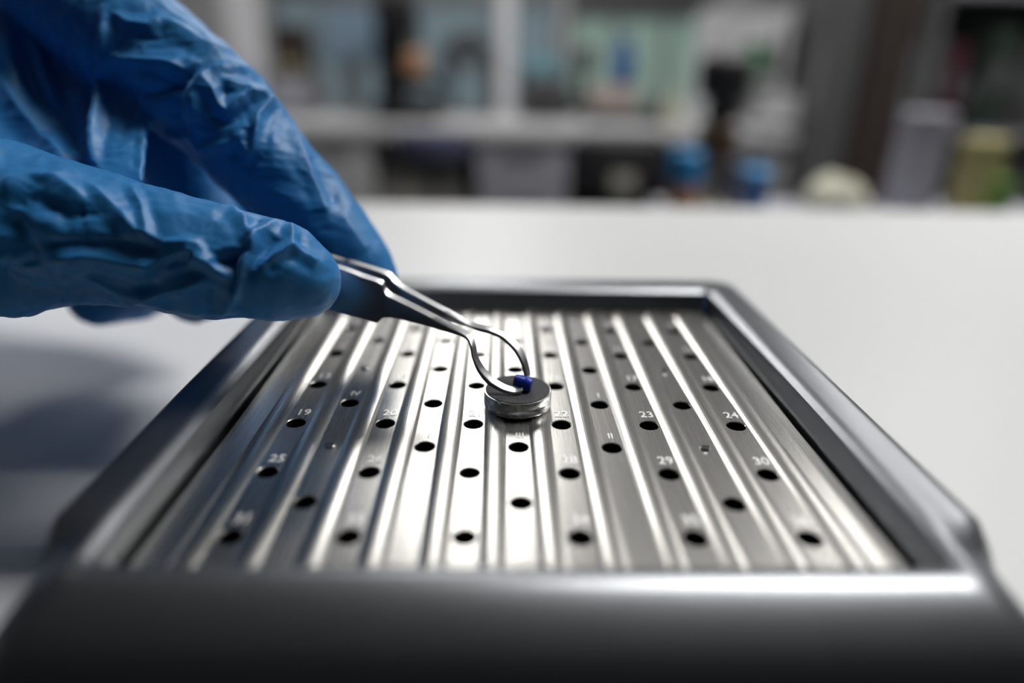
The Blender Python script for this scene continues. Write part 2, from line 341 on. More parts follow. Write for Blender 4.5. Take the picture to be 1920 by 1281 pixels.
def open_cupboard():
    Y = 2.54; x0, x1 = xr(1348, 1484, 2.34); z1 = zt(6, Y); wd = x1-x0; h = z1-ZB; zs = zt(140, Y)-ZB
    t = thing('open_cupboard', ((x0+x1)/2, Y, ZB), 'white open-fronted cupboard standing on the bench end', 'cupboard')
    part('back', t, (0, 0.2, h/2), (wd, 0.016, h), 'white')
    for s in (-1, 1): part('side', t, (s*(wd/2-0.009), 0.05, h/2), (0.018, 0.30, h), 'white')
    for z in (0.009, zs): part('shelf', t, (0, 0.05, z), (wd-0.04, 0.28, 0.018), 'white')
    bottle('jar', Vector((at(1404, 105, Y)[0], Y-0.05, ZB+zs+0.009)), 0.045, 0.11, 'green', 'green', 'small green jar on the white cupboard shelf', 'jar', 0.7)
    t2 = thing('flask', (at(1448, 120, Y)[0], Y-0.04, ZB+zs+0.009), 'dark round flask on the white cupboard shelf', 'flask')
    turned('bulb', t2, [(0.024, 0), (0.044, 0.02), (0.048, 0.05), (0.04, 0.08), (0.02, 0.10), (0.016, 0.125)], 'black'); turned('stopper', t2, [(0.016, 0.125), (0.02, 0.145), (0.018, 0.155)], 'dgrey', n=18)
    lidded_box('sample_box', Vector((at(1430, 200, Y)[0], Y-0.05, ZB+0.018)), (0.14, 0.18, 0.10), 'white', 'white', 'light grey box in the bottom of the white cupboard')
open_cupboard()
def tall_cupboard(px0, px1, Y, m, label, side):
    x0, x1 = xr(px0, px1, Y); H = 1.7; wd = x1-x0; t = thing('tall_cupboard', ((x0+x1)/2, Y+0.3, ZF), label, 'cupboard')
    part('carcass', t, (0, 0.01, H/2), (wd-0.004, 0.56, H), m, 0.004); d = part('door', t, (0, -0.285, H/2+0.02), (wd-0.02, 0.024, H-0.08), m, 0.003)
    bm = bmesh.new(); bbox(bm, (side*wd*.38, -0.31, 0.95), (0.016, 0.03, 0.22), 0.004); link('handle', bm_mesh('handle', bm), 'mgrey', d)
tall_cupboard(1508, 1604, 2.34, 'cupgrey', 'tall dark grey cupboard at the end of the bench', -1)
tall_cupboard(1608, 1700, 2.34, 'dbrown', 'tall dark brown cupboard beside the dark grey one', 1)
def shelf_unit():
    Y = 2.7; x0, x1 = xr(1728, 2010, Y); H = 1.6; wd = x1-x0; zs = zt(235, Y)-ZF; t = thing('shelving_unit', ((x0+x1)/2, Y+0.2, ZF), 'grey shelving unit beside the dark brown cupboard', 'shelves')
    part('back', t, (0, 0.21, H/2), (wd, 0.016, H), 'mgrey')
    for s in (-1, 1): part('side', t, (s*wd/2, 0, H/2), (0.03, 0.4, H), 'mgrey')
    for z in (zs, zs+0.52, zs-0.33, zs-0.66): part('shelf', t, (0, 0, z-0.012), (wd-0.034, 0.39, 0.024), 'greypanel')
    for px, wd_, yt, m, lab in ((1756, .085, 55, 'dgrey', 'wide dark grey file box on the grey shelving unit'), (1800, .06, 65, 'red', 'dark red file box between the grey and black ones'), (1834, .065, 90, 'black', 'black file box beside the dark red one'), (1882, .10, 35, 'dgreen', 'dark green file box on the grey shelving unit'), (1940, .09, 70, 'dgrey', 'dark grey file box beside the dark green one')):
        h = zt(yt, Y)-ZF-zs; tt = thing('file_box', (at(px, 150, Y)[0], Y+0.18, ZF+zs), lab, 'file box', 'file boxes on the shelf')
        part('box', tt, (0, 0, h/2), (wd_, 0.3, h), m, 0.004); part('spine_label', tt, (0, -0.151, h*.55), (wd_*.5, 0.005, h*.25), 'mgrey')
M['dgreen'] = mat('deep_green', (0.04, 0.065, 0.05), 0.6, noise=0.1)
shelf_unit()

# ------------------------------------------------------------------ trolley in the aisle behind the table
YT = 0.72; ZT = zt(392, YT)
tx0, tx1 = xr(1245, 2000, YT, 380)
tr = thing('trolley', ((tx0+tx1)/2, YT, ZF), 'grey two-shelf trolley standing in the aisle behind the table', 'trolley'); tw = tx1-tx0; th = ZT-ZF
for z in (th-0.01, 0.3): part('shelf', tr, (0, 0, z), (tw, 0.17, 0.02), 'greypanel', 0.003)
for sx in (-1, 1):
    for sy in (-1, 1): part('post', tr, (sx*(tw/2-0.02), sy*0.065, (th-0.02)/2+0.03), (0.022, 0.022, th-0.08), 'mgrey', 0.003); turned('castor', tr, [(0.012, 0), (0.025, 0.012), (0.025, 0.03), (0.012, 0.045)], 'black', (sx*(tw/2-0.02), sy*0.065, 0), 18)
def tpos(px, Y=YT, y=340): return Vector((at(px, y, Y)[0], Y, ZT))
def k_(y, px, Y=YT): return zt(y, Y, px)-ZT
def magnifier():
    t = thing('bench_magnifier', tpos(1348, YT, 230), 'black and brown stand magnifier on the trolley', 'magnifier'); k = lambda y: k_(y, 1348)
    turned('foot', t, [(0.026, 0), (0.026, 0.006), (0.02, 0.008)], 'cream', n=24)
    part('column', t, (0, 0, (k(298)+0.008)/2), (0.016, 0.016, k(298)-0.008), 'beige', 0.003)
    part('body', t, (0, 0, (k(298)+k(228))/2), (0.042, 0.04, k(228)-k(298)), 'brown', 0.008, 3)
    part('neck', t, (-0.001, 0, (k(228)+k(190))/2), (0.028, 0.03, k(190)-k(228)), 'black', 0.005)
    part('head', t, (0, 0, (k(190)+k(96))/2), (0.056, 0.05, k(96)-k(190)), 'black', 0.016, 4, smooth=0.8)
    for s in (-1, 1): part('leg', t, (s*0.023, 0, k(300)/2+0.002), (0.013, 0.03, k(300)-0.006), 'dgrey' if s < 0 else 'navy', 0.003, 2, Matrix.Rotation(s*-0.06, 3, 'Y'))
magnifier()
t = thing('jar', tpos(1282, 0.70), 'jar with bright blue lid and orange base beside the magnifier', 'jar'); zz = k_(344, 1282, .70)
turned('base', t, [(0.016, 0), (0.0175, 0.002), (0.0175, zz)], 'orange', n=24); turned('lid', t, [(0.0185, zz), (0.019, zz+0.004), (0.019, k_(288, 1282, .7)), (0.015, k_(281, 1282, .7))], 'pblue', n=24)
t = thing('tub', tpos(1416, 0.72), 'low blue tub right beside the magnifier', 'tub'); zz = k_(332, 1416)
turned('body', t, [(0.013, 0), (0.015, 0.002), (0.015, zz)], 'dblue', n=24); turned('lid', t, [(0.0165, zz), (0.0165, k_(320, 1416)), (0.013, k_(315, 1416))], 'pblue', n=24)
def lump():
    bm = bmesh.new(); bmesh.ops.create_uvsphere(bm, u_segments=32, v_segments=20, radius=1)
    for v in bm.verts:
        x, y, z = v.co; z = max(z, -0.55); q = 1+0.10*math.sin(3*x+2*y)+0.06*math.sin(7*y+4*z)
        v.co = Vector((x*0.040*q, y*0.028*q, (z+0.55)*0.030*q*(1-0.3*max(0, x))))
    o = link('sponge', bm_mesh('sponge', bm), 'cream', None, loc=tpos(1568), smooth=1.0); tag(o, 'pale cream rounded sponge lying on the trolley', 'sponge')
lump()
lidded_box('carton', tpos(1722, 0.76, 290), (0.050, 0.04, k_(208, 1728, .76)), 'greypanel', 'greypanel', 'light grey upright carton beside the yellow box')
lidded_box('carton', tpos(1834, YT, 320), (0.040, 0.036, k_(258, 1838)), 'yellow', 'yellow', 'straw yellow upright carton on the trolley')
bottle('vial', tpos(1882, 0.68), 0.013, k_(335, 1882, .68), 'lgreen', 'lgreen', 'small green vial beside the yellow carton', 'vial', 0.7)

# ------------------------------------------------------------------ steel tray
tray = thing('specimen_tray', (0, -0.0065, 0), 'open stainless steel tray with ridged, numbered hole plate', 'tray')
TO = Vector(tray.location)
XI, YN, YFAR = 0.0492, -0.0550, 0.0455     # inner outline of the frame
XO, YNO, YFO = 0.0594, -0.0690, 0.0580
RZ = 0.0050
def rrect(x0, x1, y0, y1, r, n=8):
    P = []
    for (cx, cy, a0) in ((x1-r, y1-r, 0), (x0+r, y1-r, 90), (x0+r, y0+r, 180), (x1-r, y0+r, 270)):
        for i in range(n+1):
            a = math.radians(a0+90*i/n); P.append((cx+r*math.cos(a), cy+r*math.sin(a)))
        if a0 == 90: P += [(x0, YN+0.008), (x0, YN+0.005), (x0, YN+0.0025)]
    P += [(x1, YN+0.0025), (x1, YN+0.005), (x1, YN+0.008)]
    return P
def near_drop(y, t):
    u = min(1, max(0, (YN+0.008-y)/0.008)); return 0.0075*u*u*(3-2*u)*max(0, (min(t, 1)-0.12)/0.88)**1.7
def frame_mesh():
    def ring(t, z, ri, ro):
        return [(x, y, z-(near_drop(y, t) if z > -0.01 else 0)) for x, y in rrect(-XI-(XO-XI)*t, XI+(XO-XI)*t, YN-(YN-YNO)*t, YFAR+(YFO-YFAR)*t, ri*(1-t)+ro*t)]
    prof = [(0.0, -0.021), (0.0, -0.0015), (0.05, 0.0032), (0.09, 0.0042), (0.18, 0.0047), (0.25, 0.0050), (0.35, 0.0050), (0.45, 0.0050), (0.55, 0.0050), (0.64, 0.0050), (0.72, 0.0050)]
    for i in range(1, 9):
        a = math.pi/2*i/8; prof.append((0.72+0.28*math.sin(a), 0.0050-0.0030*(1-math.cos(a))))
    prof += [(1.0, -0.0215), (0.97, -0.0238), (0.9, -0.0240), (0.0, -0.0240), (0.0, -0.021)]
    V, Fc = [], []; n = None
    for t, z in prof:
        R = ring(t, z, 0.0020, 0.0060); n = len(R); V += R
    for j in range(len(prof)-1):
        for i in range(n):
            k = (i+1) % n; Fc.append((j*n+i, j*n+k, (j+1)*n+k, (j+1)*n+i))
    V = [(x-TO.x, y-TO.y, z+ZP) for x, y, z in V]
    return pyd('frame', V, Fc)
link('frame', frame_mesh(), 'rim', tray, smooth=0.6)
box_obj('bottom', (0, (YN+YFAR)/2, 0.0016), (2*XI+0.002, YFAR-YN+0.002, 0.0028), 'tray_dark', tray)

HOLES = []     # (col, row) in grid units; row grows away from the camera
for r in range(-3, 3):
    for c in range(6): HOLES.append((c-2.5, r))
ints = {1.5: [-2, -1, 0, 1, 2], 0.5: [-1, 0, 1], -0.5: [-2, -1, 0, 1, 2], -1.5: [-1, 0, 1], -2.5: [-2, 0, 2]}
for r, cs in ints.items():
    for c in cs: HOLES.append((c, r))
RIDGE = 0.00036
def plate_mesh():
    P = SP/2; xs = [(-0.0484, -0.0002), (-0.0481, 0.0)]
    def add_ridge(x, wdt):
        a = wdt/2; k = 7
        xs.append((x-a, 0))
        for i in range(k+1):
            u = -1+2*i/k; xs.append((x+u*(a-0.00055), RIDGE*(1-0.45*u*u)))
        xs.append((x+a, 0))
    for i in range(-6, 6): add_ridge((i+.5)*P, 0.0037)
    xs += [(0.0481, 0.0), (0.0484, -0.0002)]
    y0, y1 = YN+0.0006, 0.0440; V, Fc = [], []
    n = len(xs)
    for y in (y0, y1):
        for x, z in xs: V.append((x, y, z))
    for i in range(n-1): Fc.append((i, i+1, n+i+1, n+i))
    V += [(xs[0][0], y0, -0.004), (xs[-1][0], y0, -0.004), (xs[0][0], y1, -0.004), (xs[-1][0], y1, -0.004)]
    a, b, c, d = 2*n, 2*n+1, 2*n+2, 2*n+3
    Fc += [tuple(list(range(n))[::-1]+[a, b]), tuple(list(range(n, 2*n))+[d, c]), (0, n, c, a), (n-1, b, d, 2*n-1), (a, c, d, b)]
    me = pyd('hole_plate', V, Fc)
    bm = bmesh.new(); bm.from_mesh(me); bmesh.ops.recalc_face_normals(bm, faces=bm.faces); bm.to_mesh(me); bm.free()
    return me
def cutter_mesh():
    V, Fc = [], []; N = 28
    prof = [(0.0016, -0.006), (0.0016, -0.00014), (0.00174, 0.0), (0.0022, 0.0009), (0.0022, 0.002)]
    for c, r in HOLES:
        b = len(V)
        for rr, z in prof:
            for i in range(N):
                a = 2*math.pi*i/N+0.03; V.append((c*SP+rr*math.cos(a), r*SP+rr*math.sin(a), z))
        for j in range(len(prof)-1):
            for i in range(N):
                k = (i+1) % N; Fc.append((b+j*N+i, b+j*N+k, b+(j+1)*N+k, b+(j+1)*N+i))
        Fc.append(tuple(b+i for i in range(N))[::-1]); Fc.append(tuple(b+(len(prof)-1)*N+i for i in range(N)))
    return pyd('cut', V, Fc)
def boolean(me_a, me_b):
    a = bpy.data.objects.new('tmp_a', me_a); b = bpy.data.objects.new('tmp_b', me_b)
    COL.objects.link(a); COL.objects.link(b)
    md = a.modifiers.new('b', 'BOOLEAN'); md.object = b; md.operation = 'DIFFERENCE'; md.solver = 'EXACT'
    dg = bpy.context.evaluated_depsgraph_get(); me = bpy.data.meshes.new_from_object(a.evaluated_get(dg))
    bpy.data.objects.remove(a); bpy.data.objects.remove(b); return me
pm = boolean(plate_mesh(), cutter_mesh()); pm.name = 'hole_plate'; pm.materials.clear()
plate = link('hole_plate', pm, 'plate', tray, loc=(-TO.x, -TO.y, ZP)); pm.materials.append(M['bore_shade'])
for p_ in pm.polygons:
    if p_.center.z < -0.0001 and abs(p_.normal.z) < 0.3 and abs(p_.center.x) < 0.046 and -0.051 < p_.center.y < 0.040: p_.material_index = 1  # hole walls take the darkened metal that stands in for shade
box_obj('plate_support', (0, (YN+YFAR)/2, 0.0105), (0.080, 0.090, 0.015), 'tray_dark', tray)

_txt = {}
def text_mesh(s, size, sx=0.85):
    if (s, size) in _txt: return _txt[(s, size)]
    cu = bpy.data.curves.new('t', 'FONT'); cu.body = s; cu.size = size; cu.align_x = 'CENTER'; cu.align_y = 'CENTER'
    cu.extrude = 0.00003; cu.offset = size*0.012; cu.resolution_u = 3
    o = bpy.data.objects.new('tmp_t', cu); COL.objects.link(o)
    dg = bpy.context.evaluated_depsgraph_get(); me = bpy.data.meshes.new_from_object(o.evaluated_get(dg))
    bpy.data.objects.remove(o); me.transform(Matrix.Diagonal((sx, 1, 1, 1)))
    _txt[(s, size)] = me; return me
def number(s, c, r, size=0.0030):
    me = text_mesh(s, size); o = link('engraved_number', me, 'engrave', plate); o.location = (c*SP+0.0003, r*SP+0.0037, 0.00005)
n_ = 0
for r in range(2, -4, -1):
    for c in range(6):
        n_ += 1; number(str(n_), c-2.5, r)
for s, c, r in (('IV', -2, -.5), ('II', -1, -.5), ('I', 1, -.5), ('I', -1, -1.5), ('III', 0, -1.5), ('II', 1, -1.5)): number(s, c, r, 0.0024)
# small slotted screws in the channels
def screw(c, r):
    me = lathe('screw', [(0.00085, -0.0004), (0.00085, 0.00025), (0.0007, 0.0004)], 20)
    o = link('screw', me, 'stub', plate, loc=(c*SP, r*SP, 0.0), smooth=0.6)
    bm = bmesh.new(); bbox(bm, (0, 0, 0.00041), (0.0014, 0.00025, 0.00006)); link('slot', bm_mesh('slot', bm), 'black', o)
for c, r in ((-2, -1.5), (2, -1.5), (-2, .5), (2, .5)): screw(c, r)

# ------------------------------------------------------------------ stub
sb = thing('specimen_stub', (0.0001, -0.5*SP-0.0006, ZP), 'round aluminium specimen stub with black pad on tray plate', 'specimen stub')
z0 = RIDGE
lathe_obj('disc', [(0.0052, z0), (0.00595, z0+0.0001), (0.00608, z0+0.00035), (0.00608, z0+0.0013), (0.00600, z0+0.0014), (0.00600, z0+0.0017), (0.00608, z0+0.0018), (0.00608, z0+0.0029), (0.00598, z0+0.0030), (0.0055, z0+0.0030)], 'stub', sb, sb.location, 72)
lathe_obj('pin', [(0.0015, -0.006), (0.0015, z0+0.0001)], 'stub', sb, sb.location, 24)
lathe_obj('carbon_pad', [(0.0056, z0+0.0030), (0.0058, z0+0.00303), (0.0058, z0+0.0031), (0.0056, z0+0.00315), (0.001, z0+0.00315)], 'pad', sb, sb.location, 64)

# ------------------------------------------------------------------ blue plastic piece
def blue_piece():
    N = 20; V, Fc = [], []
    a = np.array(un(966, 712, 121.6)); b = np.array(un(994, 720, 121.3))
    ax = (b-a)/np.linalg.norm(b-a); up = np.array([0, 0, 1.0]); u = up-ax*(up@ax); u /= np.linalg.norm(u); v = np.cross(ax, u)
    st = [(-0.0002, 0.0008, 0), (0.0, 0.00105, 0), (0.0010, 0.00112, 0), (0.0018, 0.00112, 0), (0.0019, 0.0012, -.0002), (0.0021, 0.00140, -.0003), (0.0029, 0.00138, -.0003), (0.0031, 0.0012, -.0003)]
    for s, r, dz in st:
        for i in range(N):
            t = 2*math.pi*i/N; rr = r*(1+0.08*math.sin(3*t+s*4000))
            V.append(a+ax*s+u*(rr*math.cos(t)+dz)+v*rr*math.sin(t))
    for j in range(len(st)-1):
        for i in range(N):
            k = (i+1) % N; Fc.append((j*N+i, j*N+k, (j+1)*N+k, (j+1)*N+i))
    Fc.append(tuple(range(N))[::-1]); Fc.append(tuple((len(st)-1)*N+i for i in range(N)))
    V = np.array(V); c = V.mean(0); me = pyd('blue_piece', V-c, Fc)
    o = link('plastic_piece', me, 'bluebit', None, loc=c, smooth=0.8)
    tag(o, 'tiny bright blue plastic piece pinched between tweezer tips', 'plastic piece')
blue_piece()

# ------------------------------------------------------------------ tweezers
tz = thing('tweezers', un(705, 560, 122), 'steel curved-tip tweezers held by the blue gloved hand', 'tweezers')
TZ = np.array(tz.location)
def resample(P, n):
    P = np.array(P, float); s = np.r_[0, np.cumsum(np.linalg.norm(np.diff(P, axis=0), axis=1))]
    return s, P
def arm(name, ot, it, ob, dep, thick):
    """ot/it/ob: pixel polylines (face top edge, back of top edge, face bottom edge), one depth per station"""
    m = len(ot); sub = 5
    def crv(P):
        P = np.array(P, float); out = []
        for i in range(m-1):
            p0, p1, p2, p3 = P[max(i-1, 0)], P[i], P[i+1], P[min(i+2, m-1)]
            for k in range(sub):
                t = k/sub; q = 0.5*((2*p1)+(-p0+p2)*t+(2*p0-5*p1+4*p2-p3)*t*t+(-p0+3*p1-3*p2+p3)*t**3)
                lin = p1*(1-t)+p2*t; out.append(0.7*q+0.3*lin)
        out.append(P[-1]); return np.array(out)
    OT = crv([(x, y, d) for (x, y), d in zip(ot, dep)]); OB = crv([(x, y, d) for (x, y), d in zip(ob, dep)])
    IT = crv([(x, y, d+t) for (x, y), d, t in zip(it, dep, thick)])
    V, Fc = [], []
    for a, b, c in zip(OT, IT, OB):
        A, B, Cc = un(*a), un(*b), un(*c); Dd = Cc+(B-A)
        # small chamfers on the two front edges
        e = 0.12
        V += [A*(1-e)+Cc*e*1.0, A*(1-e)+B*e, B, Dd, Cc]
    n = len(OT); K = 5
    for j in range(n-1):
        for i in range(K):
            k = (i+1) % K; Fc.append((j*K+i, j*K+k, (j+1)*K+k, (j+1)*K+i))
    Fc.append(tuple(range(K))[::-1]); Fc.append(tuple((n-1)*K+i for i in range(K)))
    me = pyd(name, np.array(V)-TZ, Fc)
    bm = bmesh.new(); bm.from_mesh(me); bmesh.ops.recalc_face_normals(bm, faces=bm.faces); bm.to_mesh(me); bm.free()
    return link(name, me, 'tweezer', tz, smooth=0.45)
f_ot = [(60, 352), (340, 410), (620, 500), (680, 522), (714, 534), (719.5, 547.6), (727, 557), (759, 573), (799, 593), (839, 613), (865, 625), (879, 635), (885, 651), (888, 670), (900, 694), (919, 715), (942, 729), (964, 735), (980, 732)]
f_it = [(64, 346), (342, 402), (622, 491), (683, 513), (718, 525), (723, 537), (733, 548), (765, 563), (804, 583), (844, 604), (874, 619), (887, 629), (893, 649), (896, 667), (908, 688), (926, 708), (948, 721), (966, 726), (981, 724)]
f_ob = [(60, 400), (340, 490), (620, 582), (680, 598), (706, 605.5), (717, 597), (733, 596), (759, 601), (799, 611), (839, 623), (865, 631), (876, 639), (882, 654), (885, 672), (895, 697), (913, 720), (937, 734), (958, 740), (977, 738)]
f_d = [127.8, 127.4, 127.1, 127.0, 126.9, 126.8, 126.6, 125.8, 124.4, 122.8, 121.6, 120.8, 120, 119.5, 119.4, 119.4, 119.4, 119.5, 119.7]
f_t = [0.6, 0.9] + [1.1]*17
arm('front_arm', f_ot, f_it, f_ob, f_d, f_t)
r_ot = [(60, 346), (342, 396), (620, 484), (655, 494), (704, 509), (728, 519), (738, 531), (757, 545), (797, 567), (837, 588), (877, 609), (897, 615), (919, 620), (944, 631), (967, 654), (981, 679), (987, 700), (988, 708)]
r_it = [(64, 340), (344, 389), (623, 477), (658, 486), (708, 501), (732, 510), (743, 522), (761, 536), (801, 558), (841, 579), (881, 601), (898, 607), (920, 612), (949, 624), (974, 646), (988, 672), (994, 694), (994.5, 704)]
r_ob = [(60, 392), (340, 476), (620, 570), (655, 580), (704, 593), (726, 586), (738, 582), (757, 584), (797, 591), (837, 602), (877, 613), (896, 621), (918, 626.5), (941, 637), (964, 660), (977, 684), (982, 703), (983, 711)]
r_d = [128.6, 130.2, 131.5, 131.3, 131.1, 130.9, 130.6, 129.8, 128.3, 126.8, 125.5, 125, 124.6, 124.2, 123.6, 123.1, 122.8, 122.6]
arm('rear_arm', r_ot, r_it, r_ob, r_d, [0.6, 0.9]+[1.1]*16)

# ------------------------------------------------------------------ gloved hand
# chains of (px, py, depth_mm, radius_px)
THUMB = [(-420, 430, 122, 190), (-180, 425, 116, 180), (0, 428, 112, 168), (150, 440, 111, 132), (270, 463, 111, 116), (380, 488, 111, 112), (450, 497, 111.2, 103), (520, 507, 111.4, 98), (560, 522, 112, 80), (578, 528, 112.5, 62)]
INDEX = [(-120, -190, 168, 150), (40, -70, 156, 128), (170, 20, 148, 122), (300, 120, 141, 112), (410, 205, 137.5, 104), (490, 300, 137, 92), (570, 385, 136.5, 86), (625, 450, 136, 82), (668, 502, 135.5, 73), (690, 520, 135.5, 58)]
MIDDLE = [(-100, -60, 180, 125), (140, 90, 170, 110), (330, 250, 163, 92), (400, 400, 160, 80), (390, 500, 154, 74), (365, 545, 148, 62)]
RING = [(-160, 60, 190, 120), (60, 220, 190, 105), (260, 400, 186, 80), (330, 500, 178, 64), (250, 545, 166, 58), (185, 560, 160, 52)]
PINKY = [(-220, 160, 196, 100), (-60, 300, 196, 90), (60, 430, 190, 66), (40, 500, 178, 54), (-40, 520, 170, 48)]
PALM = [(-520, 160, 170, 240), (-250, 130, 165, 200), (-60, 120, 158, 170), (40, 150, 150, 120)]
PALM2 = [(-420, 430, 122, 190), (-300, 260, 140, 200), (-180, 60, 152, 170)]
ARMC = [(-520, 300, 150, 290), (-900, 300, 165, 320), (-1250, 300, 185, 340)]
def capsule(bm, p, q, rp, rq, N=20):
    p, q = Vector(p), Vector(q); ax = (q-p); L = ax.length; ax.normalize()
    u = ax.orthogonal().normalized(); v = ax.cross(u); rings = []
    prof = [(-rp*math.cos(a), rp*math.sin(a)) for a in np.linspace(0.15, math.pi/2, 6)]
    prof += [(L-rq*math.cos(a), rq*math.sin(a)) for a in np.linspace(math.pi/2, math.pi-0.15, 6)]
    for s, r in prof:
        rings.append([bm.verts.new(p+ax*s+(u*math.cos(2*math.pi*i/N)+v*math.sin(2*math.pi*i/N))*r) for i in range(N)])
    for a, b in zip(rings, rings[1:]):
        for i in range(N): bm.faces.new((a[i], a[(i+1) % N], b[(i+1) % N], b[i]))
    bm.faces.new(rings[0][::-1]); bm.faces.new(rings[-1])
def value_noise(P, scale, seed):
    rs = np.random.RandomState(seed); T = rs.rand(64, 64, 64).astype(np.float32)
    q = P*scale; i = np.floor(q).astype(int); f = q-i; f = f*f*(3-2*f); out = 0
    for a in (0, 1):
        for b in (0, 1):
            for c in (0, 1):
                wgt = (f[:, 0] if a else 1-f[:, 0])*(f[:, 1] if b else 1-f[:, 1])*(f[:, 2] if c else 1-f[:, 2])
                out = out+wgt*T[(i[:, 0]+a) % 64, (i[:, 1]+b) % 64, (i[:, 2]+c) % 64]
    return out*2-1
def poly_dist(x, y, P):
    best = np.full(len(x), 1e9); tt = np.zeros(len(x)); n = len(P)-1; side = np.zeros(len(x))
    for i in range(n):
        ax, ay = P[i]; bx, by = P[i+1]; dx, dy = bx-ax, by-ay; L2 = dx*dx+dy*dy+1e-9
        t = np.clip(((x-ax)*dx+(y-ay)*dy)/L2, 0, 1); ex, ey = x-ax-t*dx, y-ay-t*dy; d = np.hypot(ex, ey)
        m = d < best; best[m] = d[m]; tt[m] = (i+t[m])/n; side[m] = np.sign(dx*ey[m]-dy*ex[m])
    return best, tt, side
# folds of the glove: (limb, amplitude mm, width px, polyline)
FOLDS = [
 ('T', .55, 9, [(408, 378), (432, 384), (448, 403), (460, 410), (462, 428), (476, 449), (472, 468)]),
 ('T', .75, 8, [(523, 412), (500, 426), (481, 440), (474, 463), (460, 485), (453, 510), (446, 531), (439, 555), (433, 545), (431, 522), (406, 508), (392, 494), (376, 489), (350, 489)]),
 ('T', -.7, 12, [(441, 470), (436, 495), (442, 520), (436, 552)]),
 ('T', .6, 8, [(547, 412), (549, 440), (547, 459), (519, 477), (500, 491), (488, 508)]),
 ('T', .5, 8, [(547, 459), (570, 473), (600, 491)]),
 ('T', -.45, 16, [(520, 440), (508, 462), (494, 485)]),
 ('T', -.6, 8, [(397, 491), (425, 487), (448, 475), (469, 463)]),
 ('T', -.7, 14, [(394, 540), (396, 560), (397, 592)]),
 ('T', .4, 9, [(430, 575), (410, 590)]),
 ('T', .45, 7, [(244, 347), (264, 378), (270, 406), (281, 446)]),
 ('T', .55, 13, [(157, 336), (197, 370), (230, 401), (256, 432), (309, 454), (365, 454), (399, 488)]),
 ('T', -.4, 13, [(79, 450), (140, 455), (197, 455), (253, 452), (300, 470)]),
 ('T', .6, 12, [(107, 485), (157, 478), (211, 489), (281, 501), (309, 482), (351, 471), (390, 490)]),
 ('T', -.55, 10, [(281, 520), (309, 494), (337, 480), (365, 478)]),
 ('T', .55, 9, [(157, 519), (197, 539), (233, 553), (281, 554), (337, 541), (393, 520)]),
 ('T', -.5, 14, [(110, 515), (160, 540), (200, 560)]),
 ('T', .5, 8, [(120, 575), (174, 555), (225, 568), (270, 557), (298, 569), (325, 585)]),
 ('T', -.9, 24, [(22, 398), (42, 437), (56, 471), (56, 505)]),
 ('T', .7, 18, [(0, 345), (56, 331), (112, 339), (169, 384)]),
 ('T', -.6, 18, [(70, 372), (130, 400), (160, 398)]),
 ('T', -.9, 18, [(0, 505), (28, 533), (98, 547), (130, 565)]),
 ('T', .8, 22, [(-30, 560), (40, 575), (110, 585)]),
 ('I', .6, 9, [(207, 100), (225, 109), (300, 117), (345, 130), (400, 95)]),
 ('I', -1.0, 13, [(400, 108), (345, 142), (312, 160), (270, 180)]),
 ('I', .55, 9, [(210, 20), (240, 42), (280, 46), (300, 36)]),
 ('I', .6, 9, [(300, 34), (344, 56), (378, 78), (406, 91), (450, 94)]),
 ('I', -.4, 14, [(250, 60), (300, 75), (360, 100)]),
 ('I', .55, 8, [(360, 165), (378, 137), (391, 125), (425, 120), (475, 125)]),
 ('I', .75, 8, [(378, 140), (400, 169), (412, 197), (425, 209), (444, 187), (469, 172), (490, 178), (506, 190), (484, 216), (481, 250), (475, 281), (462, 287), (453, 269), (455, 244)]),
 ('I', -.7, 13, [(395, 205), (412, 222), (440, 215), (470, 195)]),
 ('I', -.5, 12, [(466, 240), (464, 268)]),
 ('I', .55, 8, [(416, 147), (462, 162), (506, 178), (537, 219)]),
 ('I', .5, 10, [(545, 215), (550, 225), (566, 275), (587, 328), (606, 369), (616, 405)]),
 ('I', -.4, 16, [(585, 290), (610, 335), (632, 380)]),
 ('I', .7, 9, [(300, 250), (328, 259), (359, 256), (372, 278), (409, 272), (437, 266), (453, 247)]),
 ('I', -.9, 16, [(337, 150), (332, 180), (326, 225)]),
 ('I', .4, 10, [(360, 175), (366, 210), (368, 250)]),
 ('I', .35, 14, [(640, 400), (668, 440), (690, 470)]),
 ('W', .9, 8, [(195, 20), (195, 112), (187, 187), (178, 250), (170, 315)]),
 ('W', .6, 8, [(270, 172), (277, 237), (272, 320)]),
 ('W', -.5, 18, [(235, 160), (245, 200), (225, 260)]),
 ('P', -1.3, 14, [(37, 20), (50, 112), (75, 175), (112, 225), (155, 295)]),
 ('P', -1.1, 12, [(105, 40), (107, 137), (130, 212), (150, 260)]),
 ('P', .8, 12, [(125, 20), (142, 58), (160, 30)]),
 ('P', .7, 14, [(60, 60), (85, 130), (105, 190)]),
 ('P', .7, 14, [(0, 150), (40, 210), (80, 260), (130, 300)]),
]
DH = 7.0     # depth offset of the whole hand (mm)
